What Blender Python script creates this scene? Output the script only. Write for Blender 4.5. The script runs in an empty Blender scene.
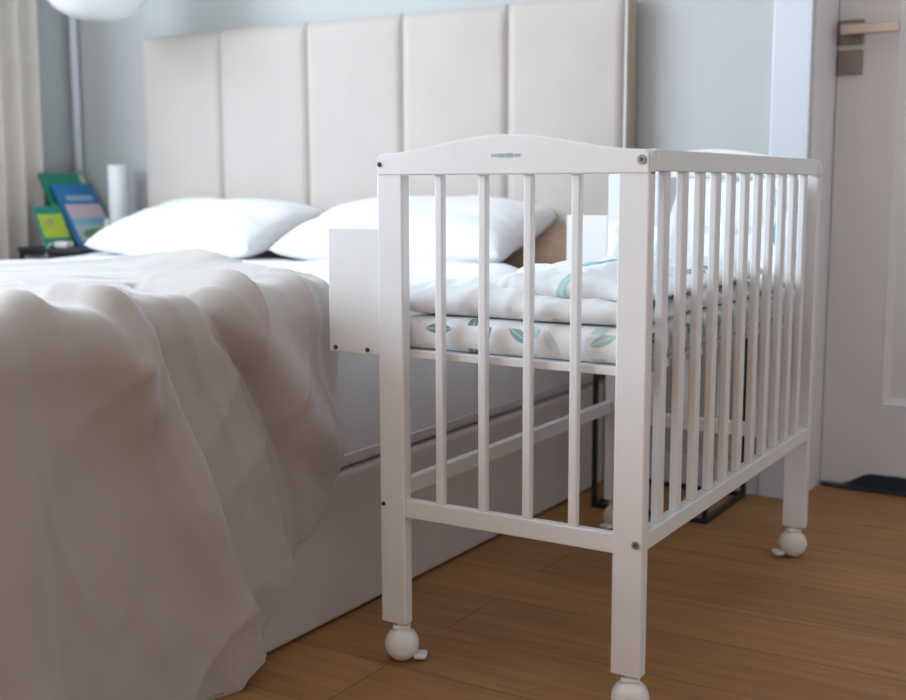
import bpy, bmesh, math, random
from mathutils import Vector, Matrix, noise
random.seed(7)
PI = math.pi
SC = bpy.context.scene
COL = SC.collection
if SC.world is None:
    SC.world = bpy.data.worlds.new('World')

# ------------------------------------------------------------------ materials
def mat(name, color, rough=0.6, metal=0.0, sheen=0.0, noise_scale=0, noise_amt=0.0, bump=0.0, bump_scale=200, spec=0.5, coat=0.0):
    m = bpy.data.materials.new(name); m.use_nodes = True
    nt = m.node_tree; b = nt.nodes['Principled BSDF']
    b.inputs['Base Color'].default_value = (*color, 1)
    b.inputs['Roughness'].default_value = rough
    b.inputs['Metallic'].default_value = metal
    b.inputs['Specular IOR Level'].default_value = spec
    if sheen: b.inputs['Sheen Weight'].default_value = sheen; b.inputs['Sheen Roughness'].default_value = 0.5
    if coat: b.inputs['Coat Weight'].default_value = coat; b.inputs['Coat Roughness'].default_value = 0.25
    tc = nt.nodes.new('ShaderNodeTexCoord')
    if noise_amt:
        n = nt.nodes.new('ShaderNodeTexNoise'); n.inputs['Scale'].default_value = noise_scale; n.inputs['Detail'].default_value = 5
        nt.links.new(tc.outputs['Object'], n.inputs['Vector'])
        r = nt.nodes.new('ShaderNodeValToRGB')
        r.color_ramp.elements[0].position = 0.3; r.color_ramp.elements[1].position = 0.7
        r.color_ramp.elements[0].color = (*[c * (1 - noise_amt) for c in color], 1)
        r.color_ramp.elements[1].color = (*[min(1, c * (1 + noise_amt)) for c in color], 1)
        nt.links.new(n.outputs['Fac'], r.inputs['Fac']); nt.links.new(r.outputs['Color'], b.inputs['Base Color'])
    if bump:
        n2 = nt.nodes.new('ShaderNodeTexNoise'); n2.inputs['Scale'].default_value = bump_scale; n2.inputs['Detail'].default_value = 3
        nt.links.new(tc.outputs['Object'], n2.inputs['Vector'])
        bp = nt.nodes.new('ShaderNodeBump'); bp.inputs['Strength'].default_value = bump; bp.inputs['Distance'].default_value = 0.002
        nt.links.new(n2.outputs['Fac'], bp.inputs['Height']); nt.links.new(bp.outputs['Normal'], b.inputs['Normal'])
    return m

def weave(name, color, scale=900, amt=0.12, rough=0.9, sheen=0.25, coord='UV'):
    m = mat(name, color, rough, sheen=sheen)
    nt = m.node_tree; b = nt.nodes['Principled BSDF']
    tc = nt.nodes['Texture Coordinate']
    out = []
    for d in ('X', 'Y'):
        w = nt.nodes.new('ShaderNodeTexWave'); w.wave_type = 'BANDS'; w.bands_direction = d
        w.inputs['Scale'].default_value = scale / 6.28; w.inputs['Distortion'].default_value = 1.5; w.inputs['Detail'].default_value = 1
        nt.links.new(tc.outputs[coord], w.inputs['Vector']); out.append(w)
    mx = nt.nodes.new('ShaderNodeMath'); mx.operation = 'ADD'
    nt.links.new(out[0].outputs['Fac'], mx.inputs[0]); nt.links.new(out[1].outputs['Fac'], mx.inputs[1])
    n = nt.nodes.new('ShaderNodeTexNoise'); n.inputs['Scale'].default_value = 9; n.inputs['Detail'].default_value = 6
    nt.links.new(tc.outputs[coord], n.inputs['Vector'])
    r = nt.nodes.new('ShaderNodeValToRGB')
    r.color_ramp.elements[0].position = 0.25; r.color_ramp.elements[1].position = 0.75
    r.color_ramp.elements[0].color = (*[c * (1 - amt) for c in color], 1)
    r.color_ramp.elements[1].color = (*[min(1, c * (1 + amt)) for c in color], 1)
    nt.links.new(n.outputs['Fac'], r.inputs['Fac']); nt.links.new(r.outputs['Color'], b.inputs['Base Color'])
    bp = nt.nodes.new('ShaderNodeBump'); bp.inputs['Strength'].default_value = 0.15; bp.inputs['Distance'].default_value = 0.001
    nt.links.new(mx.outputs[0], bp.inputs['Height']); nt.links.new(bp.outputs['Normal'], b.inputs['Normal'])
    return m

def leaf_mat(name, ground, density=9.0, seed=0.0, keepv=.5):
    """white cotton with scattered pointed leaves (2-D Voronoi cells on the UVs, in metres)"""
    m = mat(name, ground, 0.85, sheen=0.2); nt = m.node_tree; N = nt.nodes; Lk = nt.links; b = N['Principled BSDF']
    def M(op, a, c=None):
        n = N.new('ShaderNodeMath'); n.operation = op
        for i, v in enumerate((a, c)):
            if v is None: continue
            if isinstance(v, (int, float)): n.inputs[i].default_value = v
            else: Lk.new(v, n.inputs[i])
        return n.outputs[0]
    uv = N.new('ShaderNodeTexCoord').outputs['UV']
    mp = N.new('ShaderNodeMapping'); mp.inputs['Scale'].default_value = (density,) * 3; mp.inputs['Location'].default_value = (seed, seed * 1.7, 0)
    Lk.new(uv, mp.inputs['Vector'])
    col = None
    for k, (sc, base, a, bb) in enumerate(((1.0, None, .31, .115), (1.37, None, .27, .09))):
        v = N.new('ShaderNodeTexVoronoi'); v.voronoi_dimensions = '2D'; v.inputs['Scale'].default_value = sc; v.inputs['Randomness'].default_value = .36
        off = N.new('ShaderNodeVectorMath'); off.operation = 'ADD'; off.inputs[1].default_value = (k * 3.3, k * 7.1, 0)
        Lk.new(mp.outputs[0], off.inputs[0]); Lk.new(off.outputs[0], v.inputs['Vector'])
        sub = N.new('ShaderNodeVectorMath'); sub.operation = 'SUBTRACT'
        Lk.new(off.outputs[0], sub.inputs[0])
        # Position output is in the unscaled space
        Lk.new(v.outputs['Position'], sub.inputs[1])
        sx = N.new('ShaderNodeSeparateXYZ'); Lk.new(sub.outputs[0], sx.inputs[0])
        sc_ = N.new('ShaderNodeSeparateColor'); Lk.new(v.outputs['Color'], sc_.inputs[0])
        ang = M('MULTIPLY', sc_.outputs[0], 6.28)
        ca, sa = M('COSINE', ang), M('SINE', ang)
        lx = M('ADD', M('MULTIPLY', sx.outputs[0], ca), M('MULTIPLY', sx.outputs[1], sa))
        ly = M('SUBTRACT', M('MULTIPLY', sx.outputs[1], ca), M('MULTIPLY', sx.outputs[0], sa))
        q = M('DIVIDE', ly, a); prof = M('MULTIPLY', M('SUBTRACT', 1.0, M('MULTIPLY', q, q)), bb)
        inside = M('GREATER_THAN', prof, M('ABSOLUTE', lx))
        keep = M('GREATER_THAN', sc_.outputs[1], keepv)
        fac = M('MULTIPLY', inside, keep)
        vein = M('MULTIPLY', M('LESS_THAN', M('ABSOLUTE', lx), .012), .35)
        rp = N.new('ShaderNodeValToRGB'); rp.color_ramp.interpolation = 'CONSTANT'
        e = rp.color_ramp.elements
        e[0].color = (.10, .34, .36, 1); e[1].position = .35; e[1].color = (.36, .58, .56, 1)
        x = e.new(.6); x.color = (.06, .15, .14, 1); x = e.new(.78); x.color = (.55, .70, .68, 1)
        Lk.new(sc_.outputs[2], rp.inputs['Fac'])
        mx = N.new('ShaderNodeMix'); mx.data_type = 'RGBA'
        Lk.new(M('MULTIPLY', fac, M('SUBTRACT', .85, vein)), mx.inputs['Factor'])
        if col is None: mx.inputs['A'].default_value = (*ground, 1)
        else: Lk.new(col, mx.inputs['A'])
        Lk.new(rp.outputs['Color'], mx.inputs['B']); col = mx.outputs['Result']
    Lk.new(col, b.inputs['Base Color'])
    return m

def floor_mat():
    m = mat('oak_planks', (.3, .17, .08), .55); nt = m.node_tree; N = nt.nodes; Lk = nt.links; b = N['Principled BSDF']
    tc = N['Texture Coordinate']
    br = N.new('ShaderNodeTexBrick'); br.inputs['Scale'].default_value = 1.0
    br.inputs['Brick Width'].default_value = 1.25; br.inputs['Row Height'].default_value = 0.165
    br.inputs['Mortar Size'].default_value = 0.0012; br.inputs['Mortar Smooth'].default_value = 0.2; br.offset = .37
    br.inputs['Color1'].default_value = (0, 0, 0, 1); br.inputs['Color2'].default_value = (1, 1, 1, 1); br.inputs['Mortar'].default_value = (.5, .5, .5, 1)
    mp = N.new('ShaderNodeMapping'); mp.inputs['Location'].default_value = (-.02, .012, 0)
    Lk.new(tc.outputs['Object'], mp.inputs[0]); Lk.new(mp.outputs[0], br.inputs['Vector'])
    st = N.new('ShaderNodeMapping'); st.inputs['Scale'].default_value = (1.6, 22, 1)
    Lk.new(tc.outputs['Object'], st.inputs[0])
    off = N.new('ShaderNodeVectorMath'); off.operation = 'MULTIPLY_ADD'; off.inputs[1].default_value = (7, 5, 0)
    Lk.new(br.outputs['Color'], off.inputs[0]); Lk.new(st.outputs[0], off.inputs[2])
    n = N.new('ShaderNodeTexNoise'); n.inputs['Scale'].default_value = 2.2; n.inputs['Detail'].default_value = 8; n.inputs['Roughness'].default_value = .62; n.inputs['Distortion'].default_value = .7
    Lk.new(off.outputs[0], n.inputs['Vector'])
    r = N.new('ShaderNodeValToRGB'); e = r.color_ramp.elements
    e[0].position = .25; e[0].color = (.26, .115, .038, 1); e[1].position = .78; e[1].color = (.46, .235, .085, 1)
    x = e.new(.5); x.color = (.37, .178, .060, 1)
    Lk.new(n.outputs['Fac'], r.inputs['Fac'])
    # knots
    kn = N.new('ShaderNodeTexNoise'); kn.inputs['Scale'].default_value = 5; kn.inputs['Detail'].default_value = 2
    ks = N.new('ShaderNodeMapping'); ks.inputs['Scale'].default_value = (1, 2.6, 1); Lk.new(tc.outputs['Object'], ks.inputs[0]); Lk.new(ks.outputs[0], kn.inputs['Vector'])
    kr = N.new('ShaderNodeValToRGB'); kr.color_ramp.elements[0].position = .68; kr.color_ramp.elements[1].position = .76
    kr.color_ramp.elements[0].color = (1, 1, 1, 1); kr.color_ramp.elements[1].color = (.55, .5, .45, 1)
    Lk.new(kn.outputs['Fac'], kr.inputs['Fac'])
    mul = N.new('ShaderNodeMix'); mul.data_type = 'RGBA'; mul.blend_type = 'MULTIPLY'; mul.inputs['Factor'].default_value = 1
    Lk.new(r.outputs['Color'], mul.inputs['A']); Lk.new(kr.outputs['Color'], mul.inputs['B'])
    # plank-to-plank tone
    tn = N.new('ShaderNodeMapRange'); tn.inputs['To Min'].default_value = .9; tn.inputs['To Max'].default_value = 1.08
    sp = N.new('ShaderNodeSeparateColor'); Lk.new(br.outputs['Color'], sp.inputs[0]); Lk.new(sp.outputs[0], tn.inputs['Value'])
    m2 = N.new('ShaderNodeMix'); m2.data_type = 'RGBA'; m2.blend_type = 'MULTIPLY'; m2.inputs['Factor'].default_value = 1
    Lk.new(mul.outputs['Result'], m2.inputs['A']); Lk.new(tn.outputs[0], m2.inputs['B'])
    m3 = N.new('ShaderNodeMix'); m3.data_type = 'RGBA'; Lk.new(br.outputs['Fac'], m3.inputs['Factor'])
    Lk.new(m2.outputs['Result'], m3.inputs['A']); m3.inputs['B'].default_value = (.15, .075, .03, 1)
    Lk.new(m3.outputs['Result'], b.inputs['Base Color'])
    bp = N.new('ShaderNodeBump'); bp.inputs['Strength'].default_value = .12; bp.inputs['Distance'].default_value = .002
    Lk.new(n.outputs['Fac'], bp.inputs['Height']); Lk.new(bp.outputs['Normal'], b.inputs['Normal'])
    return m

M = {}
M['wall'] = mat('wall_paint', (.55, .575, .565), .9, noise_scale=3, noise_amt=.02, bump=.08, bump_scale=300)
M['wall_grey'] = mat('wall_paint_side', (.74, .66, .62), .9)
M['wall_warm'] = mat('wall_paint_plain', (.76, .54, .40), .9)
M['ceiling'] = mat('ceiling_paint', (.80, .80, .79), .95)
M['trim'] = mat('white_trim_paint', (.69, .73, .78), .45)
M['door'] = mat('door_lacquer', (.80, .79, .79), .5, noise_scale=4, noise_amt=.015)
M['floor'] = floor_mat()
M['crib'] = mat('white_lacquered_beech', (.80, .80, .80), .38, noise_scale=12, noise_amt=.012, coat=.15)
M['bolt'] = mat('zinc_bolt', (.35, .36, .38), .35, metal=.8)
M['hole'] = mat('dark_screw_socket', (.05, .05, .055), .6)
M['caster'] = mat('white_plastic', (.82, .81, .79), .35)
M['mark'] = mat('grey_teal_print', (.35, .46, .48), .6)
M['base'] = weave('bed_base_fabric', (.55, .49, .47), 1400, .05)
M['headboard'] = weave('headboard_fabric', (.55, .495, .455), 1400, .03)
M['hbside'] = mat('headboard_side_fabric', (.50, .41, .33), .85)
M['piping'] = mat('headboard_piping', (.75, .72, .68), .6)
M['mattress'] = weave('mattress_ticking', (.66, .65, .67), 700, .05)
M['white'] = weave('white_cotton', (.87, .87, .88), 1500, .015, sheen=.15)
M['cream'] = weave('cream_cotton', (.84, .82, .79), 1500, .015, sheen=.15)
M['tan'] = weave('tan_cushion_fabric', (.50, .34, .24), 900, .08)
M['blanket'] = weave('taupe_blanket_fabric', (.44, .39, .355), 1100, .05, sheen=.55)
M['curtain'] = weave('curtain_linen', (.74, .68, .62), 900, .05)
M['black'] = mat('black_powder_coated_steel', (.018, .018, .02), .45)
M['darktop'] = mat('dark_stained_top', (.045, .05, .06), .4, noise_scale=8, noise_amt=.2)
M['brown'] = mat('dark_brown_leather', (.10, .05, .04), .6, bump=.3, bump_scale=90)
M['rug'] = weave('navy_mat_pile', (.006, .010, .020), 500, .2)
M['bronze'] = mat('brushed_bronze', (.26, .235, .21), .38, metal=.85)
M['lever'] = mat('brushed_nickel', (.55, .46, .41), .35, metal=.6)
M['lamp'] = mat('matte_white_lamp_shade', (.86, .87, .88), .5)
M['opal'] = mat('opal_glass_shade', (.88, .87, .86), .25, coat=.3)
M['leaf'] = leaf_mat('leaf_print_cotton', (.86, .87, .88), 12, 2.3, .38)
M['leaf2'] = leaf_mat('leaf_print_quilt', (.86, .87, .88), 11.5, 5.1, .62)

# ------------------------------------------------------------------ mesh helpers
def box_uv(me):
    uvl = me.uv_layers.new(name='UVMap') if not me.uv_layers else me.uv_layers[0]
    for p in me.polygons:
        n = p.normal
        for li in p.loop_indices:
            c = me.vertices[me.loops[li].vertex_index].co
            if abs(n.z) >= max(abs(n.x), abs(n.y)): u = (c.x, c.y)
            elif abs(n.y) >= abs(n.x): u = (c.x, c.z)
            else: u = (c.y, c.z)
            uvl.data[li].uv = u

def obj(name, bm, m, parent=None, smooth=False, uv=True, loc=None):
    me = bpy.data.meshes.new(name)
    bmesh.ops.recalc_face_normals(bm, faces=bm.faces)
    bm.to_mesh(me); bm.free()
    if smooth:
        for p in me.polygons: p.use_smooth = True
    if uv and not me.uv_layers: box_uv(me)
    me.materials.append(m)
    o = bpy.data.objects.new(name, me); COL.objects.link(o)
    if parent is not None: o.parent = parent
    if loc is not None: o.location = loc
    return o

def thing(name, label, cat, loc=(0, 0, 0), group=None, rot=(0, 0, 0)):
    o = bpy.data.objects.new(name, None); COL.objects.link(o)
    o.location = loc; o.rotation_euler = rot; o.empty_display_size = .05
    o['label'] = label; o['category'] = cat
    if group: o['group'] = group
    return o

def tag(o, label, cat, group=None):
    o['label'] = label; o['category'] = cat
    if group: o['group'] = group
    return o

def struct(name, bm, m, parent=None, **k):
    o = obj(name, bm, m, parent, **k)
    if parent is None: o['kind'] = 'structure'
    return o

def add_box(bm, x0, x1, y0, y1, z0, z1, bev=0.0, seg=2, mtx=None):
    vs = [bm.verts.new((x, y, z)) for x in (x0, x1) for y in (y0, y1) for z in (z0, z1)]
    f = [(0, 1, 3, 2), (4, 6, 7, 5), (0, 4, 5, 1), (2, 3, 7, 6), (0, 2, 6, 4), (1, 5, 7, 3)]
    fs = [bm.faces.new([vs[i] for i in q]) for q in f]
    bmesh.ops.recalc_face_normals(bm, faces=fs)
    if mtx is not None: bmesh.ops.transform(bm, matrix=mtx, verts=vs)
    if bev > 0:
        es = list({e for q in fs for e in q.edges})
        bmesh.ops.bevel(bm, geom=es, offset=bev, segments=seg, profile=.5, affect='EDGES', clamp_overlap=True)
    return bm

def bx(*a, **k):
    return add_box(bmesh.new(), *a, **k)

def add_cyl(bm, c, r, h, axis='z', seg=24, r2=None, bev=0):
    rot = {'z': Matrix(), 'x': Matrix.Rotation(PI / 2, 4, 'Y'), 'y': Matrix.Rotation(PI / 2, 4, 'X')}[axis]
    ret = bmesh.ops.create_cone(bm, cap_ends=True, segments=seg, radius1=r, radius2=r if r2 is None else r2, depth=h, matrix=Matrix.Translation(c) @ rot)
    if bev:
        es = [e for e in {e for v in ret['verts'] for e in v.link_edges} if len(e.link_faces) == 2 and e.calc_face_angle(0) > 1]
        bmesh.ops.bevel(bm, geom=es, offset=bev, segments=2, affect='EDGES')
    return bm

def cyl(c, r, h, **k): return add_cyl(bmesh.new(), c, r, h, **k)

def prism(pts, y0, y1, bev=0.0):
    """outline in x,z extruded along y"""
    bm = bmesh.new()
    a = [bm.verts.new((x, y0, z)) for x, z in pts]; b = [bm.verts.new((x, y1, z)) for x, z in pts]
    fa = bm.faces.new(a); fb = bm.faces.new(list(reversed(b)))
    n = len(pts)
    for i in range(n): bm.faces.new((a[i], b[i], b[(i + 1) % n], a[(i + 1) % n]))
    bmesh.ops.recalc_face_normals(bm, faces=bm.faces)
    if bev:
        es = [e for f in bm.faces if len(f.verts) > 4 for e in f.edges]
        bmesh.ops.bevel(bm, geom=list(set(es)), offset=bev, segments=2, affect='EDGES', clamp_overlap=True)
    return bm

def lathe(prof, seg=40):
    bm = bmesh.new(); rings = []
    for r, z in prof:
        if r < 1e-6: rings.append([bm.verts.new((0, 0, z))])
        else: rings.append([bm.verts.new((r * math.cos(2 * PI * i / seg), r * math.sin(2 * PI * i / seg), z)) for i in range(seg)])
    for a, b in zip(rings, rings[1:]):
        for i in range(seg):
            j = (i + 1) % seg
            if len(a) == 1: bm.faces.new((a[0], b[i], b[j]))
            elif len(b) == 1: bm.faces.new((a[i], a[j], b[0]))
            else: bm.faces.new((a[i], a[j], b[j], b[i]))
    return bm

def tube(pts, r, seg=8):
    bm = bmesh.new(); rings = []
    P = [Vector(p) for p in pts]
    for i, p in enumerate(P):
        t = (P[min(i + 1, len(P) - 1)] - P[max(i - 1, 0)]).normalized()
        u = t.orthogonal().normalized() if i == 0 else (u - t * u.dot(t)).normalized()
        w = t.cross(u)
        rings.append([bm.verts.new(p + u * r * math.cos(2 * PI * k / seg) + w * r * math.sin(2 * PI * k / seg)) for k in range(seg)])
    for a, b in zip(rings, rings[1:]):
        for i in range(seg): bm.faces.new((a[i], a[(i + 1) % seg], b[(i + 1) % seg], b[i]))
    bm.faces.new(rings[0]); bm.faces.new(list(reversed(rings[-1])))
    return bm

def fbm(x, y, z=0.0, o=4):
    return noise.fractal(Vector((x, y, z)), 1.0, 2.0, o)

def smooth(a, b, x):
    t = max(0, min(1, (x - a) / (b - a))); return t * t * (3 - 2 * t)

def lerp_curve(pts, x):
    if x <= pts[0][0]: return pts[0][1]
    for (x0, y0), (x1, y1) in zip(pts, pts[1:]):
        if x <= x1:
            t = (x - x0) / (x1 - x0); t = t * t * (3 - 2 * t) * .5 + t * .5
            return y0 + (y1 - y0) * t
    return pts[-1][1]

def seg_dist(p, a, b):
    ax, ay = a; bx_, by = b; dx, dy = bx_ - ax, by - ay
    L = dx * dx + dy * dy
    t = 0 if L == 0 else max(0, min(1, ((p[0] - ax) * dx + (p[1] - ay) * dy) / L))
    qx, qy = ax + t * dx, ay + t * dy
    d = math.hypot(p[0] - qx, p[1] - qy)
    side = 1 if (dx * (p[1] - ay) - dy * (p[0] - ax)) > 0 else -1
    return d, side, t

def ridge(p, pts, amp, s0, s1):
    """amp x bell; s0 = width on the right-hand side, s1 on the left"""
    best = (9, 1, 0, 0); n = len(pts) - 1
    for i in range(n):
        d, s, t = seg_dist(p, pts[i], pts[i + 1])
        if d < best[0]: best = (d, s, t, i)
    d, s, t, i = best
    k = (i + t) / n
    sg = s1 if s > 0 else s0
    fade = smooth(-.001, .18, k + .06) * 1.0
    return amp * math.exp(-(d / sg) ** 2) * fade

def pad(name, x0, x1, y0, y1, z0, zt, m, parent=None, seed=0.0, amp=.01, freq=6, corner=.03, nx=60, ny=60, belly=0.0, top=None):
    """soft cloth slab: closed mesh with rolled edges; zt may be a function"""
    bm = bmesh.new(); uvl = bm.loops.layers.uv.new('UVMap')
    def P(i, j, upper):
        u, v = i / nx, j / ny
        x = x0 + (x1 - x0) * u; y = y0 + (y1 - y0) * v
        dx = min(x - x0, x1 - x); dy = min(y - y0, y1 - y)
        e = min(1, dx / corner) if corner else 1; g = min(1, dy / corner) if corner else 1
        k = (1 - (1 - e) ** 2.2) ** .5 * (1 - (1 - g) ** 2.2) ** .5
        n = fbm(x * freq + seed, y * freq - seed, seed)
        h = (top(x, y) if top else zt) - z0
        mid = z0 + h * .42
        if upper: z = mid + (h - h * .42) * k + amp * n * k
        else: z = mid - h * .42 * k
        wob = amp * .8 * fbm(x * 9 + seed, y * 9, 3.3 + seed)
        return (x + wob * (1 - e), y + wob * (1 - g), z)
    grids = []
    for up in (True, False):
        grids.append([[bm.verts.new(P(i, j, up)) for j in range(ny + 1)] for i in range(nx + 1)])
    for gi, g in enumerate(grids):
        for i in range(nx):
            for j in range(ny):
                q = [g[i][j], g[i + 1][j], g[i + 1][j + 1], g[i][j + 1]]
                if gi: q.reverse()
                bm.faces.new(q)
    t, b = grids
    ring = [(i, 0) for i in range(nx)] + [(nx, j) for j in range(ny)] + [(i, ny) for i in range(nx, 0, -1)] + [(0, j) for j in range(ny, 0, -1)]
    bmesh.ops.remove_doubles(bm, verts=bm.verts, dist=1e-6)
    bm.faces.ensure_lookup_table()
    for f in bm.faces:
        for l in f.loops:
            c = l.vert.co; l[uvl].uv = (c.x, c.y + (c.z - z0) * (-1 if c.y < (y0 + y1) / 2 else 1))
    return obj(name, bm, m, parent, smooth=True, uv=False)

def pillow(name, w, h, t, m, parent=None, seed=0.0, wr=.006, n=56):
    bm = bmesh.new(); g2 = []
    for s in (1, -1):
        g = []
        for i in range(n + 1):
            row = []
            for j in range(n + 1):
                u, v = 2 * i / n - 1, 2 * j / n - 1
                px = u * (1 - .07 * (1 - v * v) * abs(u) ** 2 * -1 - .05 * (v * v) * 0)
                pinch = 1 - .06 * (1 - abs(u) ** 2) * abs(v) ** 3; pinch2 = 1 - .05 * (1 - abs(v) ** 2) * abs(u) ** 3
                k = max(0, (1 - abs(u) ** 2.8)) ** .44 * max(0, (1 - abs(v) ** 2.8)) ** .44
                z = s * t / 2 * k + wr * k ** .5 * fbm(u * 2.2 + seed, v * 2.2, seed + s)
                edge = min(1 - abs(u), 1 - abs(v))
                z += s * .35 * wr * math.sin(14 * (u + .4 * v) + seed) * math.exp(-(edge / .18) ** 2) * k
                row.append(bm.verts.new((u * w / 2 * pinch2, v * h / 2 * pinch, z)))
            g.append(row)
        for i in range(n):
            for j in range(n):
                q = [g[i][j], g[i + 1][j], g[i + 1][j + 1], g[i][j + 1]]
                if s < 0: q.reverse()
                bm.faces.new(q)
    bmesh.ops.remove_doubles(bm, verts=bm.verts, dist=2e-4)
    return obj(name, bm, m, parent, smooth=True)

# ------------------------------------------------------------------ room shell
WX, EX, SY, NY, CZ = -2.03, 2.3, -3.4, 1.221, 2.55
DY = 1.404
DX0, DX1, DZ = .284, 1.16, 2.02
struct('floor', bx(WX - .15, EX + .15, SY - .15, 1.62, -.06, 0), M['floor'])
struct('ceiling', bx(WX - .15, EX + .15, SY - .15, 1.62, CZ, CZ + .08), M['ceiling'])
bm = bmesh.new()
add_box(bm, WX - .15, DX0, NY, 1.50, 0, CZ); add_box(bm, DX1, EX + .15, NY, 1.50, 0, CZ); add_box(bm, DX0, DX1, NY, 1.50, DZ, CZ)
struct('wall_back', bm, M['wall'])
bm = bmesh.new()
WY0, WY1, WZ0, WZ1 = -2.8, .45, .72, 2.42
add_box(bm, WX - .15, WX, WY1, NY, 0, CZ); add_box(bm, WX - .15, WX, SY, WY0, 0, CZ)
add_box(bm, WX - .15, WX, WY0, WY1, 0, WZ0); add_box(bm, WX - .15, WX, WY0, WY1, WZ1, CZ)
struct('wall_left', bm, M['wall'])
struct('wall_right', bx(EX, EX + .15, SY, NY, 0, CZ), M['wall_grey'])
struct('wall_front', bx(WX - .15, EX + .15, SY - .15, SY, 0, CZ), M['wall_warm'])
# window in the left wall: frame, mullion, panes
bm = bmesh.new(); fw = .06; xo, xi = WX - .11, WX - .05
for a in ((WY0, WY0 + fw, WZ0, WZ1), (WY1 - fw, WY1, WZ0, WZ1), (WY0, WY1, WZ0, WZ0 + fw), (WY0, WY1, WZ1 - fw, WZ1), (-1.33, -1.27, WZ0, WZ1)):
    add_box(bm, xo, xi, a[0], a[1], a[2], a[3], .004)
win = struct('window_1', bm, M['trim'])
gm = bpy.data.materials.new('window_glass'); gm.use_nodes = True
nt = gm.node_tree; nt.nodes.remove(nt.nodes['Principled BSDF'])
tr = nt.nodes.new('ShaderNodeBsdfTransparent'); gl = nt.nodes.new('ShaderNodeBsdfGlossy'); gl.inputs['Roughness'].default_value = .02
mx = nt.nodes.new('ShaderNodeMixShader'); mx.inputs[0].default_value = .06
nt.links.new(tr.outputs[0], mx.inputs[1]); nt.links.new(gl.outputs[0], mx.inputs[2]); nt.links.new(mx.outputs[0], nt.nodes['Material Output'].inputs[0])
obj('pane', bx(WX - .084, WX - .080, WY0 + fw, -1.33, WZ0 + fw, WZ1 - fw), gm, win)
obj('pane', bx(WX - .084, WX - .080, -1.27, WY1 - fw, WZ0 + fw, WZ1 - fw), gm, win)
# trims
struct('trim_1', cyl((-1.988, 1.203, CZ / 2), .013, CZ, seg=20), M['trim'], smooth=True)   # heating pipe in the corner
bm = bmesh.new()
add_box(bm, .199, DX0 - .001, NY - .014, NY, 0, DZ + .085, .003)
add_box(bm, DX1 + .001, DX1 + .085, NY - .014, NY, 0, DZ + .085, .003)
add_box(bm, .199, DX1 + .085, NY - .0145, NY, DZ + .001, DZ + .086, .003)
struct('trim_2', bm, M['trim'])
bm = bmesh.new()
add_box(bm, DX0 - .001, DX0 + .004, NY - .001, 1.46, 0, DZ); add_box(bm, DX1 - .004, DX1 + .001, NY - .001, 1.46, 0, DZ)
add_box(bm, DX0, DX1, NY - .001, 1.46, DZ - .004, DZ)
struct('trim_3', bm, M['door'])
struct('baseboard_back', bx(-1.97, .198, NY - .012, NY, 0, .075, .003), M['trim'])
struct('baseboard_left', bx(WX, WX + .012, SY, NY - .05, 0, .075, .003), M['trim'])
struct('baseboard_right', bx(EX - .012, EX, SY, NY - .001, 0, .075, .003), M['trim'])
# door leaf
bm = bmesh.new(); L0, L1 = DX0 + .006, DX1 - .006
x_in0, x_in1 = .421, L1 - .14
add_box(bm, L0, x_in0, DY, DY + .042, .006, DZ - .006); add_box(bm, x_in1, L1, DY, DY + .042, .006, DZ - .006)
for z0, z1 in ((.006, .201), (.86, .95) if False else (1.9, DZ - .006)):
    add_box(bm, x_in0, x_in1, DY, DY + .042, z0, z1)
door = struct('door_1', bm, M['door'])
bm = bmesh.new()
add_box(bm, x_in0, x_in1, DY + .014, DY + .03, .201, 1.9)
obj('recessed_panel', bm, M['door'], door)
bm = bmesh.new()   # bevelled moulding around the recess
def mould(bm, a, b, inn):
    v = [bm.verts.new(p) for p in (a, b, inn[1], inn[0])]; bm.faces.new(v)
w = .016
o_ = [(x_in0, DY - .002, .201), (x_in1, DY - .002, .201), (x_in1, DY - .002, 1.9), (x_in0, DY - .002, 1.9)]
i_ = [(x_in0 + w, DY + .014, .201 + w), (x_in1 - w, DY + .014, .201 + w), (x_in1 - w, DY + .014, 1.9 - w), (x_in0 + w, DY + .014, 1.9 - w)]
b_ = [(x, DY + .020, z) for x, y, z in o_]
O = [bm.verts.new(p) for p in o_]; I = [bm.verts.new(p) for p in i_]; B = [bm.verts.new(p) for p in b_]
for k in range(4):
    j = (k + 1) % 4
    bm.faces.new((O[k], O[j], I[j], I[k])); bm.faces.new((O[k], B[k], B[j], O[j])); bm.faces.new((I[k], I[j], B[j], B[k]))
obj('panel_moulding', bm, M['door'], door)
hz = 1.041
hd = obj('handle_rose', bx(.291, .346, DY - .009, DY, hz - .027, hz + .027, .002), M['bronze'], door)
bm = bmesh.new()
add_box(bm, .306, .324, DY - .05, DY - .008, hz - .008, hz + .010, .003)
add_box(bm, .306, .432, DY - .058, DY - .046, hz - .011, hz + .012, .003)
obj('lever', bm, M['lever'], hd)
obj('keyhole_rose', bx(.291, .345, DY - .008, DY, .948, 1.001, .002), M['bronze'], door)

# dark mat bunched against the door
bm = bmesh.new(); NXm, NYm = 60, 16
g = []
for i in range(NXm + 1):
    row = []
    for j in range(NYm + 1):
        u, v = i / NXm, j / NYm
        x = .300 + .66 * u; y = 1.370 + .031 * v
        hgt = .006 + (.028 + .003 * math.sin(7 * u)) * smooth(.05, .16, u) * smooth(1, .9, u) * smooth(0.1, 1, v)
        hgt += .002 * fbm(x * 20, y * 20)
        row.append(bm.verts.new((x, y + .01 * (1 - smooth(0, .1, u)), max(.003, hgt))))
    g.append(row)
for i in range(NXm):
    for j in range(NYm): bm.faces.new((g[i][j], g[i + 1][j], g[i + 1][j + 1], g[i][j + 1]))
ext = bmesh.ops.extrude_face_region(bm, geom=list(bm.faces))
for v in ext['geom']:
    if isinstance(v, bmesh.types.BMVert): v.co.z = .001
o = obj('door_mat', bm, M['rug'], None, smooth=True)
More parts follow.
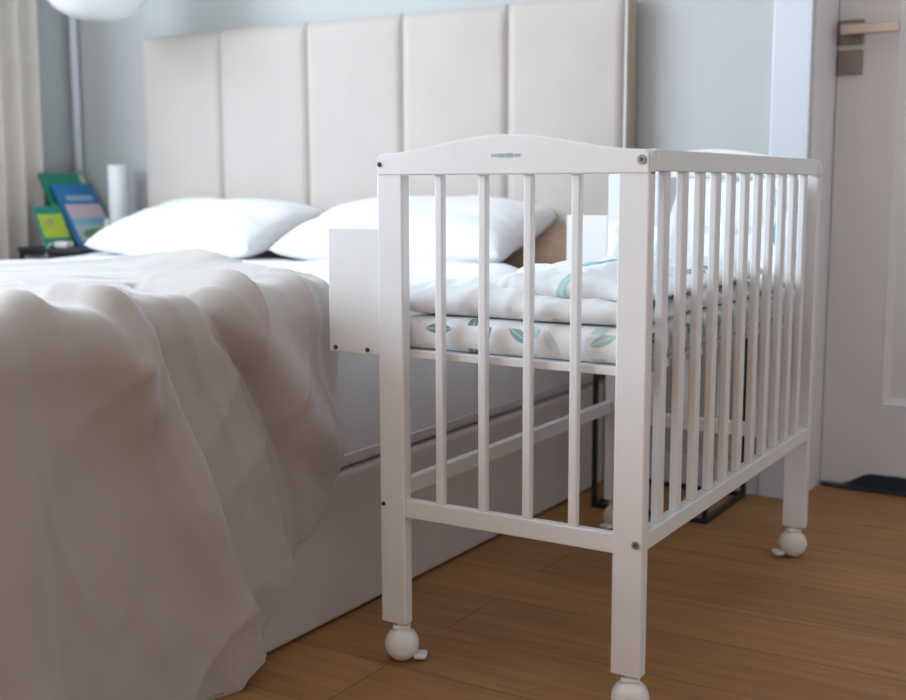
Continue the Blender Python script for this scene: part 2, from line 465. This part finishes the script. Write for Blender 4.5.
tag(o, 'dark navy cloth mat bunched against the bottom of the white door', 'mat')

# ------------------------------------------------------------------ bedside crib
W, L, P, T = .4127, .8205, .0424, .0201
Z0, Z3 = .059, .717
crib = thing('bedside_crib', 'white wooden bedside crib on casters, with slatted sides, standing against the big bed', 'crib')
for x0 in (0, W - P):
    for y0 in (0, L - T):
        obj('post', bx(x0, x0 + P, y0, y0 + T, Z0, Z3 + .004, .0022), M['crib'], crib)
arch = [(0, .748), (.04, .7555), (.106, .764), (.208, .7695), (.303, .764), (.372, .7555), (W, .748)]
def archz(x):
    t = (x - W / 2) / (W / 2); s = abs(t)
    return .7475 + .0225 * (0.5 + 0.5 * math.cos(PI * min(1, s / .97))) 
pts = [(0, Z3), (W, Z3)]
pts += [(W, .738), (W - .0015, .7435), (W - .005, .7468)]
for k in range(1, 30):
    x = W - .008 - (W - .016) * k / 30
    pts.append((x, archz(x)))
pts += [(.005, .7468), (.0015, .7435), (0, .738)]
for y0, y1 in ((-.0015, T), (L - T, L + .0015)):
    eb = obj('end_board', prism(pts, y0, y1, .0018), M['crib'], crib)
    if y0 < .1:
        bm = bmesh.new()   # small faded printed mark: an oval underline with letters too faint to read
        for dx, ww, hh in ((-.017, .009, .0035), (-.006, .010, .005), (.006, .011, .0055), (.018, .009, .004)):
            add_box(bm, .209 + dx - ww / 2, .209 + dx + ww / 2, -.0021, -.0013, .7425 - hh / 2, .7425 + hh / 2, .0002)
        obj('printed_mark', bm, M['mark'], eb)['label'] = 'small faded grey-teal printed mark'
    obj('lower_end_rail', bx(P - .001, W - P + .001, (y0 + y1) / 2 - .0075, (y0 + y1) / 2 + .0075, .2235, .250, .0015), M['crib'], crib)
    yc = .010 if y0 < .1 else L - .010
    for k in range(4):
        xs = .094 + .0697 * k
        obj('slat', bx(xs, xs + .0125, yc - .006, yc + .006, .2495, Z3 + .001, .0022), M['crib'], crib)
obj('side_top_rail', bx(W - .0185, W - .0005, T + .0006, L - T - .0006, .7202, .7478, .0018), M['crib'], crib)
obj('side_bottom_rail', bx(W - .0185, W - .0005, T + .0003, L - T - .0003, .2301, .2543, .0018), M['crib'], crib)
for k in range(11):
    y = .062 + .0664 * k
    obj('slat', bx(W - .0150, W - .0035, y, y + .0200, .2540, .7206, .0022), M['crib'], crib)
obj('bed_side_rail', bx(.001, .016, T, L - T, .243, .267, .0015), M['crib'], crib)
obj('mattress_support', bx(.004, W - .020, T + .0005, L - T - .0005, .4565, .468, .0012), M['crib'], crib)
# boards bolted beside the two bed-side posts
for y0 in (.004, L - T + .002):
    b = obj('bracket_board', bx(-.092, -.0015, y0, y0 + .016, .4585, .6425, .0016), M['crib'], crib)
    for bx_ in (-.080, -.022):
        bb = obj('bolt', cyl((bx_, y0 - .0003, .4655), .0034, .003, axis='y', seg=16), M['hole'], b)
# bolts on the end panels
def bolt(x, y, z, r, m, par=crib):
    o = obj('bolt', cyl((x, y, z), r, .003, axis='y', seg=20, bev=.0006), m, par)
    obj('hex_socket', cyl((x, y - .0016, z), r * .42, .0008, axis='y', seg=6), M['hole'], o)
bolt(.0062, -.0018, .7325, .0034, M['hole']); bolt(W - .0105, -.0018, .7345, .0062, M['bolt'])
bolt(.0062, -.0004, .2400, .0032, M['hole']); bolt(W - .0095, -.0004, .2400, .0055, M['bolt'])
# casters
def caster(x, y, ang):
    c = thing('caster', '', '', (x, y, 0)); del c['label']; del c['category']; c.parent = crib; c.rotation_euler = (0, 0, ang)
    R = .0256
    for s in (-1, 1):      # two domed wheel halves
        bm = bmesh.new(); seg = 32; prof = []
        for k in range(9):
            a = k / 8 * PI / 2; prof.append((R * math.cos(a) ** .8 if k < 8 else 0, .0015 + .0215 * math.sin(a)))
        rr = []
        prof.insert(0, (R * .93, 0.0008))
        for r, h in prof:
            rr.append([bm.verts.new((s * h, r * math.cos(2 * PI * i / seg), R + r * math.sin(2 * PI * i / seg))) for i in range(seg)] if r > 0 else [bm.verts.new((s * h, 0, R))])
        for a, b in zip(rr, rr[1:]):
            for i in range(seg):
                j = (i + 1) % seg
                bm.faces.new((a[i], a[j], b[j], b[i]) if len(b) > 1 else (a[i], a[j], b[0]))
        bm.faces.new(rr[0])
        obj('wheel', bm, M['caster'], c, smooth=True)
    bm = bmesh.new(); add_box(bm, -.0105, .0105, -.013, .013, .0485, .0560, .003); add_cyl(bm, (0, 0, .057), .007, .008, seg=16)
    obj('stem', bm, M['caster'], c)
    bm = bmesh.new(); add_box(bm, -.012, .012, -.0375, -.018, .004, .0125, .004, 4)
    obj('brake_tab', bm, M['caster'], c)
caster(P / 2 + .007, T / 2 + .002, math.radians(118))
caster(W - P / 2 + .003, T / 2 + .002, math.radians(112))
caster(P / 2 + .003, L - T / 2, math.radians(-20))
caster(W - P / 2 - .002, L - T / 2, math.radians(-55))

# ------------------------------------------------------------------ bedding inside the crib
bm = bx(.007, W - .021, T + .005, L - T - .004, .468, .516, .019, seg=5)
o = obj('crib_mattress', bm, M['leaf'], None, smooth=True)
tag(o, 'small crib mattress in a white sheet with teal leaf print, lying inside the slatted crib', 'mattress')
def qt(x, y):
    h = .548 + .010 * math.sin(9 * x + 5 * y) + .010 * fbm(x * 7, y * 5, 1.2)
    h += .012 * math.exp(-((y - .12 - .25 * x) / .035) ** 2) + .012 * math.exp(-((y - .42 + .3 * x) / .05) ** 2)
    return h
o = pad('crib_quilt', .012, W - .024, .030, .715, .5165, .55, M['leaf2'], seed=3.1, amp=.012, freq=8, corner=.045, nx=70, ny=110, top=qt)
tag(o, 'rumpled white baby quilt with green leaf print, spread over the crib mattress', 'quilt')
fold = pad('folded_layer', .150, W - .026, 0.055, .60, .545, .59, M['leaf2'], parent=o, seed=8.4, amp=.016, freq=7, corner=.05, nx=60, ny=90,
    top=lambda x, y: .577 + .010 * math.sin(14 * x - 6 * y) + .010 * math.exp(-((y - .20) / .04) ** 2) - .010 * smooth(.3, .6, y))
def bt(x):
    return .630 + .082 * smooth(.140, .175, x) + .004 * math.sin(40 * x)
bm = bmesh.new(); nx, nz = 70, 50; grids = []
uvl = bm.loops.layers.uv.new('UVMap')
for s in (-1, 1):
    g = []
    for i in range(nx + 1):
        row = []
        for j in range(nz + 1):
            u, v = i / nx, j / nz
            x = .018 + (W - .022 - .018) * u; zt = bt(x); z = .522 + (zt - .522) * v
            e = min(1, min(u, 1 - u) / .08); f = min(1, min(v, 1 - v) / .12)
            k = (1 - (1 - e) ** 2.2) ** .5 * (1 - (1 - f) ** 2.2) ** .5
            y = .765 + s * .022 * k + (.010 * fbm(x * 13, z * 11, 4.4) if s < 0 else 0) * k
            row.append(bm.verts.new((x, y, z)))
        g.append(row)
    grids.append(g)
for gi, g in enumerate(grids):
    for i in range(nx):
        for j in range(nz):
            q = [g[i][j], g[i + 1][j], g[i + 1][j + 1], g[i][j + 1]]
            if gi: q.reverse()
            bm.faces.new(q)
bmesh.ops.remove_doubles(bm, verts=bm.verts, dist=1e-6)
for f in bm.faces:
    for l in f.loops: l[uvl].uv = (l.vert.co.x + .31, l.vert.co.z)
o = obj('crib_bumper', bm, M['leaf2'], None, smooth=True, uv=False)
tag(o, 'padded white leaf-print crib bumper standing up at the far end of the crib', 'crib bumper')

# ------------------------------------------------------------------ big bed
BX0, BX1, BY0 = -1.650, -.1485, -.86
bed = thing('upholstered_bed', 'large taupe upholstered box bed with a tall cream channelled headboard', 'bed', ((BX0 + BX1) / 2, .15, 0))
def rel(o): o.location = (-bed.location.x, -bed.location.y, 0); return o
bm = bx(BX0, BX1, BY0, 1.130, .004, .243, .008, seg=3)
rel(obj('bed_base', bm, M['base'], bed))
hb = rel(obj('headboard', bx(-1.650, -.1205, 1.1595, 1.208, .0, 1.128, .004), M['headboard'], bed))
obj('side_panel', bx(-.1205, -.1175, 1.161, 1.210, .0, 1.129, .001), M['hbside'], hb)['label'] = 'brown side of the headboard'
seams = [-1.648, -1.342, -1.035, -.729, -.425, -.1225]
for a, b in zip(seams, seams[1:]):
    bm = bmesh.new(); n = 26; mz = 40; g = []
    for i in range(n + 1):
        row = []
        for j in range(mz + 1):
            u, v = i / n, j / mz
            x = a + (b - a) * u; z = .10 + (1.132 - .10) * v
            e = min(1, min(u, 1 - u) * (b - a) / .022); f = min(1, min(v, 1 - v) * 1.03 / .018)
            k = (1 - (1 - e) ** 2.4) ** .5 * (1 - (1 - f) ** 2.4) ** .5
            row.append(bm.verts.new((x, 1.162 - .012 * k - .004 * math.sin(PI * u) * f, z)))
        g.append(row)
    for i in range(n):
        for j in range(mz): bm.faces.new((g[i][j], g[i + 1][j], g[i + 1][j + 1], g[i][j + 1]))
    bd = [e for e in bm.edges if e.is_boundary]
    r = bmesh.ops.extrude_edge_only(bm, edges=bd)
    for v in r['geom']:
        if isinstance(v, bmesh.types.BMVert): v.co.y = 1.164
    obj('headboard_panel', bm, M['headboard'], hb, smooth=True)
obj('piping', tube([(-.1205, 1.158, .1), (-.1205, 1.158, 1.131)], .0035), M['piping'], hb, smooth=True)

bm = bx(BX0 + .008, BX1 - .006, BY0 + .01, 1.140, .2445, .470, .020, seg=4)
mt = obj('bed_mattress', bm, M['mattress'], None, smooth=True)
tag(mt, 'thick grey-sided double mattress on the taupe bed base, under the white duvet', 'mattress')
obj('piping', tube([(BX1 - .0065, BY0 + .03, .268), (BX1 - .0065, 1.12, .268)], .0028), M['mattress'], mt, smooth=True)

def dt(x, y):
    h = .514 + .004 * math.sin(5 * x + 2) + .006 * math.sin(7 * y + 4 * x)
    h += .030 * math.exp(-((y - .80 - .03 * math.sin(9 * x)) / .065) ** 2) * smooth(-1.0, -.5, x)
    h -= .020 * smooth(-.24, -.152, x)
    return h
o = pad('duvet', BX0 - .008, BX1 + .004, BY0 - .004, .985, .4715, .53, M['white'], seed=1.7, amp=.006, freq=3.5, corner=.045, nx=90, ny=110, top=dt)
tag(o, 'plump white duvet spread over the double mattress, partly under the taupe blanket', 'duvet')

# pillows
o = pillow('pillow', .60, .34, .130, M['white'], seed=1.0); o.location = (-1.270, 1.000, .588); o.rotation_euler = (math.radians(15), 0, math.radians(-1))
tag(o, 'plump white pillow leaning on the headboard, nearer the beige curtain', 'pillow', 'white pillows at the head of the bed')
o = pillow('pillow', .63, .34, .135, M['white'], seed=5.0); o.location = (-.590, .995, .593); o.rotation_euler = (math.radians(15), 0, math.radians(2))
tag(o, 'plump white pillow seen partly through the end slats of the crib', 'pillow', 'white pillows at the head of the bed')
o = pillow('cushion', .34, .20, .05, M['tan'], seed=9.0); o.location = (-.300, 1.115, .560); o.rotation_euler = (math.radians(38), math.radians(2), 0)
tag(o, 'small tan cushion tucked between the white pillow and the headboard', 'cushion')

# ------------------------------------------------------------------ blanket
EXX = -.150      # plane of the bed edge
TOPZ = .532
HEM = [(-1.35, .10), (-1.0, .20), (-.80, .28), (-.60, .36), (-.47, .35), (-.33, .27), (-.18, .19), (-.06, .115), (0, .085), (.14, .072), (.24, .075), (.285, .055),
       (.38, -.035), (.455, -.130), (.505, -.195), (.545, -.235), (.60, -.250)]
def hemy(s): return lerp_curve(HEM, s)
def Zs(z): return TOPZ - z
RA = [(-.372, -.06), (-.355, .0), (-.311, .075), (-.265, .167), (-.229, .285), (-.184, .405), (-.157, .496), (-.15, .56)]
RA0 = [(-.372, .0), (-.36, -.10), (-.31, -.22)]
RB = [(.02, -.34), (-.08, -.14), (-.138, .02), (-.103, .056), (-.032, .156), (.045, .253), (.070, .30)]
RBv = [(-.10, -.24), (-.19, -.08), (-.195, .005), (-.160, .045), (-.128, .10), (-.098, .155), (-.058, .252), (-.03, .369)]
RC = [(-.55, -.05), (-.53, .10), (-.525, .18), (-.52, .43), (-.52, .54)]
RD = [(-.50, -.05), (-.47, -.01), (-.413, .012), (-.368, .045), (-.355, .09)]
RE = [(.03, -.10), (.055, .0), (.06, .12), (.05, .2)]
bm = bmesh.new(); uvl = bm.loops.layers.uv.new('UVMap')
S0, S1, Y0 = -1.36, .565, -.90
NS, NYB = 300, 230
G = []
R_ = .035
for i in range(NS + 1):
    s = S0 + (S1 - S0) * i / NS
    row = []
    for j in range(NYB + 1):
        v = j / NYB; y = Y0 + (hemy(s) - Y0) * (v ** .85)
        p = (y, s)
        hang = smooth(-.03, .10, s)
        # rounded edge profile
        if s <= -R_: X, Z, nx_, nz_ = EXX + s - (-R_) - R_ + .0, TOPZ, 0, 1
        elif s < PI * R_ / 2 - R_:
            a = (s + R_) / R_; X = EXX - R_ + R_ * math.sin(a); Z = TOPZ - R_ + R_ * math.cos(a); nx_, nz_ = math.sin(a), math.cos(a)
        else: X, Z, nx_, nz_ = EXX, TOPZ - R_ - (s - (PI * R_ / 2 - R_)), 1, 0
        if s <= -R_: X = EXX - R_ + (s + R_)
        d = .010 + .010 * math.exp(-((s + .05) / .10) ** 2)
        # folds
        d += ridge(p, RA, .034, .012, .060) * smooth(-.05, .03, s)
        d += ridge(p, RA0, .024, .014, .040)
        d += ridge(p, RB, .040, .050, .036) * smooth(.30, .16, s) * (.45 + .55 * smooth(-.06, .10, s))
        d -= ridge(p, RBv, .034, .016, .012)
        d += ridge(p, RC, .016, .03, .05)
        d += ridge(p, RD, .022, .022, .05)
        d += ridge(p, RE, .004, .02, .02)
        # slow waves, growing downwards
        d += hang * (.005 * math.sin(9 * y + 2.0 * s + 1.0) + .003) * min(1, .3 + s * 1.8)
        d += .006 * fbm(y * 4 + 3, s * 3, .5) + .0022 * fbm(y * 13, s * 9, 2.5)
        cr = 1 - abs(fbm(y * 3.2 + s * 1.8 + 5, s * 1.5 - y * .6, 1.1, 2)) * 2.2
        d += .010 * max(0, cr) ** 4 * smooth(-.45, -.05, s)
        cr = 1 - abs(fbm(y * 6 - s * 2.5, s * 2.2 + 9, 4.1, 2)) * 2.2
        d += .005 * max(0, cr) ** 4
        if s < 0:
            top = smooth(0, -.12, s)
            # rucked strips running roughly along the bed edge, on the bed top
            d += top * .008 * math.exp(-((y - hemy(s) + .05) / .045) ** 2)
            d += top * .022 * math.exp(-(((s + .50) / .14) ** 2 + ((y - .29) / .10) ** 2))
            d += top * .010 * math.exp(-(((s + .22) / .10) ** 2 + ((y - .17) / .10) ** 2))
            d += top * .010 * smooth(-.8, -.3, s) * (math.sin(13 * (y + .9 * s) + 1.2) * .5 + .5) * .7 * (1 + fbm(y * 3, s * 3, 7) * .8)
        # flare at the bottom so the cloth rests outwards on the floor
        d += .014 * smooth(.30, .56, s) * smooth(.10, -.16, y)
        d = max(.004, d)
        x = X + nx_ * d; z = Z + nz_ * d
        z = max(z, .004 + .002 * math.sin(30 * y))
        row.append(bm.verts.new((x, y + .003 * fbm(y * 5, s * 4, 9) * hang, z)))
    G.append(row)
for i in range(NS):
    for j in range(NYB):
        f = bm.faces.new((G[i][j], G[i + 1][j], G[i + 1][j + 1], G[i][j + 1]))
        for l, (a, b) in zip(f.loops, ((i, j), (i + 1, j), (i + 1, j + 1), (i, j + 1))):
            l[uvl].uv = (S0 + (S1 - S0) * a / NS, G[a][b].co.y)
bl = obj('blanket', bm, M['blanket'], None, smooth=True, uv=False)
sd = bl.modifiers.new('thickness', 'SOLIDIFY'); sd.thickness = .0035; sd.offset = 1
tag(bl, 'large taupe throw blanket draped over the side of the bed down to the floor', 'blanket')

# ------------------------------------------------------------------ black wire nightstands
def make_stand(loc, label):
    t = thing('nightstand', label, 'nightstand', loc, 'black wire-frame nightstands either side of the bed')
    w, d, h, r = .263, .265, .525, .0052
    for (x0, x1, y0, y1, nm) in ((0, w, 0, d, 0),):
        for z in (.0005, h - .022):
            bm = bmesh.new()
            add_box(bm, 0, w, 0, 2 * r, z, z + 2 * r, .001); add_box(bm, 0, w, d - 2 * r, d, z, z + 2 * r, .001)
            add_box(bm, 0, 2 * r, 2 * r, d - 2 * r, z, z + 2 * r); add_box(bm, w - 2 * r, w, 2 * r, d - 2 * r, z, z + 2 * r)
            obj('floor_loop' if z < .1 else 'top_loop', bm, M['black'], t)
    for x in (0, w - 2 * r):
        for y in (0, d - 2 * r):
            obj('leg', bx(x, x + 2 * r, y, y + 2 * r, .0105, h - .022, .0008), M['black'], t)
    obj('tabletop', bx(-.004, w + .004, -.004, d + .004, h - .0115, h, .002), M['darktop'], t)
    return t
make_stand((-.0855, .926, 0), 'black wire-frame nightstand on the floor behind the far end of the crib')
make_stand((-1.945, .925, 0), 'black wire-frame nightstand in the corner by the curtain, holding books')
# pouch on the right stand's leg
bm = bx(-.0735, -.046, .915, .925, .290, .322, .006, seg=3)
o = obj('pouch', bm, M['brown'], None, smooth=True); tag(o, 'small dark brown pouch hanging on the front leg of the nightstand behind the crib', 'pouch')

# ------------------------------------------------------------------ things on the left nightstand
ST = .5255
def book_mat(name, bands):
    """cover printed in flat bands; coordinate v = height on the cover, with noise-edged shapes"""
    m = mat(name, bands[0][1], .45); nt = m.node_tree; N = nt.nodes; Lk = nt.links
    tc = N['Texture Coordinate']; sp = N.new('ShaderNodeSeparateXYZ'); Lk.new(tc.outputs['Generated'], sp.inputs[0])
    n = N.new('ShaderNodeTexNoise'); n.inputs['Scale'].default_value = 4; Lk.new(tc.outputs['Generated'], n.inputs['Vector'])
    ma = N.new('ShaderNodeMath'); ma.operation = 'MULTIPLY_ADD'; ma.inputs[1].default_value = .12; Lk.new(n.outputs['Fac'], ma.inputs[0]); Lk.new(sp.outputs[2], ma.inputs[2])
    r = N.new('ShaderNodeValToRGB'); r.color_ramp.interpolation = 'CONSTANT'
    e = r.color_ramp.elements; e[0].color = (*bands[0][1], 1)
    while len(e) > 1: e.remove(e[-1])
    for p_, c in bands[1:]: e.new(p_).color = (*c, 1)
    Lk.new(ma.outputs[0], r.inputs['Fac']); Lk.new(r.outputs['Color'], N['Principled BSDF'].inputs['Base Color'])
    return m
def book(label, loc, w, h, t, lean, m, yaw=0, deco=None):
    """cover faces +x; leans back towards -x"""
    b = thing('book', label, 'book', loc, 'books leaning in the corner on the left nightstand', (0, -math.radians(lean), math.radians(yaw)))
    obj('cover', bx(-t, -t + .002, 0, w, 0, h, .0004), m, b)
    obj('front_cover', bx(-.002, 0, 0, w, 0, h, .0004), m, b)
    obj('spine', bx(-t, 0, -.002, 0, 0, h, .0006), m, b)
    obj('pages', bx(-t + .002, -.002, .0005, w - .004, .003, h - .003), pages, b)
    if deco: deco(b, w, h)
    return b
pages = mat('book_pages', (.75, .72, .66), .8)
green = mat('green_cover', (.02, .25, .15), .45)
c_grey = mat('pale_cover_picture', (.45, .5, .55), .5)
def patch(b, y0, y1, z0, z1, c, nm='cover_picture', pts=None):
    m = mat('cover_print', c, .5)
    obj(nm, bx(.0, .0006, y0, y1, z0, z1), m, b)
def deco_blue(b, w, h):
    patch(b, .03 * 1, w - .02, h * .72, h * .80, (.33, .47, .62), 'title_band')
    patch(b, .012, w - .004, h * .44, h * .66, (.70, .55, .60), 'cover_picture')
    patch(b, .012, w - .004, h * .32, h * .44, (.25, .52, .66), 'cover_picture')
    patch(b, .012, w - .004, h * .06, h * .32, (.50, .60, .58), 'cover_picture')
    m = mat('cover_print_hill', (.16, .33, .18), .5)
    bm = bmesh.new(); cs = [(.05 + .05 * math.cos(a) + .03, h * .17 + .018 * math.sin(a)) for a in [2 * PI * k / 24 for k in range(24)]]
    f = [bm.verts.new((.0009, y, z)) for y, z in cs]; bm.faces.new(f)
    g2 = bmesh.ops.extrude_face_region(bm, geom=list(bm.faces)); 
    for v in g2['geom']:
        if isinstance(v, bmesh.types.BMVert): v.co.x = .0004
    obj('printed_hill', bm, m, b)
def deco_green(b, w, h):
    patch(b, .0, w * .9, h * .30, h * .55, (.35, .38, .36), 'cover_picture')
    patch(b, .0, w, h * .05, h * .28, (.42, .60, .06), 'cover_picture')
    patch(b, w * .86, w, h * .62, h * .98, (.45, .62, .38), 'corner_flash')
def deco_low(b, w, h):
    patch(b, .003, w - .006, h * .22, h * .80, (.50, .66, .05), 'cover_picture')
    patch(b, .02, w * .55, h * .50, h * .68, (.72, .74, .25), 'title_band')
blue = mat('blue_cover', (.03, .20, .48), .45)
teal = mat('teal_green_cover', (.02, .28, .20), .45)
book('large green picture book leaning on the wall behind the blue one', (-1.850, 1.025, ST + .004), .165, .240, .010, 27, green, 0, deco_green)
book('blue picture book with pink and pale cover picture, in front of the green one', (-1.812, 1.040, ST + .003), .150, .215, .008, 32, blue, 0, deco_blue)
book('small lime and green book at the front, beside the curtain', (-1.825, .930, ST + .002), .098, .130, .008, 25, teal, 0, deco_low)

# cylindrical table lamp and a small white bottle
t = thing('table_lamp', 'slim white cylindrical table lamp standing beside the books', 'lamp', (-1.750, 1.140, ST))
obj('lamp_base', cyl((0, 0, .006), .030, .012, bev=.002), M['lamp'], t, smooth=False)
obj('lamp_shade', lathe([(0, .012), (.027, .012), (.0295, .016), (.0295, .236), (.0275, .240), (.025, .238), (.025, .20), (0, .20)]), M['lamp'], t, smooth=True)
t = thing('small_bottle', 'tiny white bottle in front of the cylindrical table lamp', 'bottle', (-1.742, 1.085, ST))
obj('bottle_body', lathe([(0, 0), (.012, 0), (.0135, .003), (.0135, .050), (.008, .060), (.007, .064), (0, .064)], 24), M['caster'], t, smooth=True)
obj('cap', cyl((0, 0, .072), .0085, .018, bev=.0015), M['caster'], t)
t = thing('charger', 'small white charger block with a drooping cable, on the front edge of the nightstand', 'charger', (-1.790, .955, ST))
obj('charger_block', bx(-.022, .030, -.013, .018, .0005, .018, .005, seg=3), M['caster'], t)
obj('cable', tube([(-.022, .0, .009), (-.034, -.012, .012), (-.036, -.022, .006), (-.036, -.029, -.012), (-.034, -.031, -.05), (-.03, -.032, -.12), (-.028, -.033, -.2)], .0020), M['caster'], t, smooth=True)

# ------------------------------------------------------------------ curtain
bm = bmesh.new(); n, mz = 170, 30; g = []
for i in range(n + 1):
    u = i / n; y = .60 + .475 * u; row = []
    for j in range(mz + 1):
        v = j / mz; z = .02 + 2.45 * v
        ph = 2 * PI * u * 6.5
        amp = .022 + .006 * math.sin(3.1 * u + 1)
        x = -1.990 + amp * (math.sin(ph + .5 * math.sin(2.3 * v)) + .25 * math.sin(2 * ph + 1)) + .004 * math.sin(5 * v + 9 * u)
        yy = y + .010 * math.cos(ph) - .012 * smooth(.6, 0, v) * u
        row.append(bm.verts.new((x, yy, z)))
    g.append(row)
for i in range(n):
    for j in range(mz): bm.faces.new((g[i][j], g[i + 1][j], g[i + 1][j + 1], g[i][j + 1]))
cu = obj('curtain', bm, M['curtain'], None, smooth=True)
sd = cu.modifiers.new('thickness', 'SOLIDIFY'); sd.thickness = .002
tag(cu, 'beige pleated curtain hanging beside the corner on the left wall', 'curtain')
o = obj('curtain_rail', bx(-2.01, -1.97, -2.5, 1.10, 2.475, CZ - .001, .003), M['trim']); tag(o, 'white ceiling rail above the beige curtain', 'curtain rail')

# ------------------------------------------------------------------ pendant
t = thing('pendant_lamp', 'round white glass pendant lamp hanging over the bed near the corner', 'lamp', (-1.545, .90, 1.266))
prof = []
for k in range(25):
    a = -PI / 2 + PI * k / 24
    prof.append((max(0, .150 * math.cos(a) ** .8) if 0 < k < 24 else 0, .121 * math.sin(a)))
obj('lamp_shade', lathe(prof, 48), M['opal'], t, smooth=True)
obj('cap', cyl((0, 0, .128), .035, .03, bev=.003), M['trim'], t)
obj('cord', cyl((0, 0, (.14 + CZ - 1.266) / 2), .003, CZ - 1.266 - .14, seg=10), M['trim'], t)
obj('ceiling_rose', cyl((0, 0, CZ - 1.266 - .013), .05, .025, bev=.003), M['trim'], t)

# ------------------------------------------------------------------ light
def area(name, loc, rot, sx, sy, power, col):
    l = bpy.data.lights.new(name, 'AREA'); l.shape = 'RECTANGLE'; l.size = sx; l.size_y = sy; l.energy = power; l.color = col
    o = bpy.data.objects.new(name, l); COL.objects.link(o); o.location = loc; o.rotation_euler = rot
    return o
area('window_daylight', (WX - .30, (WY0 + WY1) / 2, (WZ0 + WZ1) / 2 + .1), (0, -PI / 2, 0), WZ1 - WZ0, WY1 - WY0, 184, (.74, .87, 1.0))
w = SC.world; w.use_nodes = True
bg = w.node_tree.nodes['Background']; bg.inputs['Color'].default_value = (.75, .87, 1, 1); bg.inputs['Strength'].default_value = 1.0

# ------------------------------------------------------------------ camera
cam = bpy.data.cameras.new('camera'); co = bpy.data.objects.new('camera', cam); COL.objects.link(co)
yaw, pit, rol, f = 0.5497664, 0.1388093, -0.0023452, 1178.605
fwv = Vector((-math.sin(yaw) * math.cos(pit), math.cos(yaw) * math.cos(pit), -math.sin(pit)))
r = Vector((math.cos(yaw), math.sin(yaw), 0)); u = r.cross(fwv)
r2 = math.cos(rol) * r + math.sin(rol) * u; u2 = -math.sin(rol) * r + math.cos(rol) * u
mw = Matrix((( r2.x, u2.x, -fwv.x, .97448475), (r2.y, u2.y, -fwv.y, -1.38419641), (r2.z, u2.z, -fwv.z, .70314229), (0, 0, 0, 1)))
co.matrix_world = mw
cam.sensor_width = 36; cam.lens = f / 906 * 36; cam.clip_start = .05
cam.dof.use_dof = True; cam.dof.focus_distance = 1.75; cam.dof.aperture_fstop = 3.6
SC.camera = co
vs = SC.view_settings
vs.view_transform = 'Standard'; vs.look = 'None'; vs.gamma = 1; vs.exposure = 0.0; vs.use_curve_mapping = False
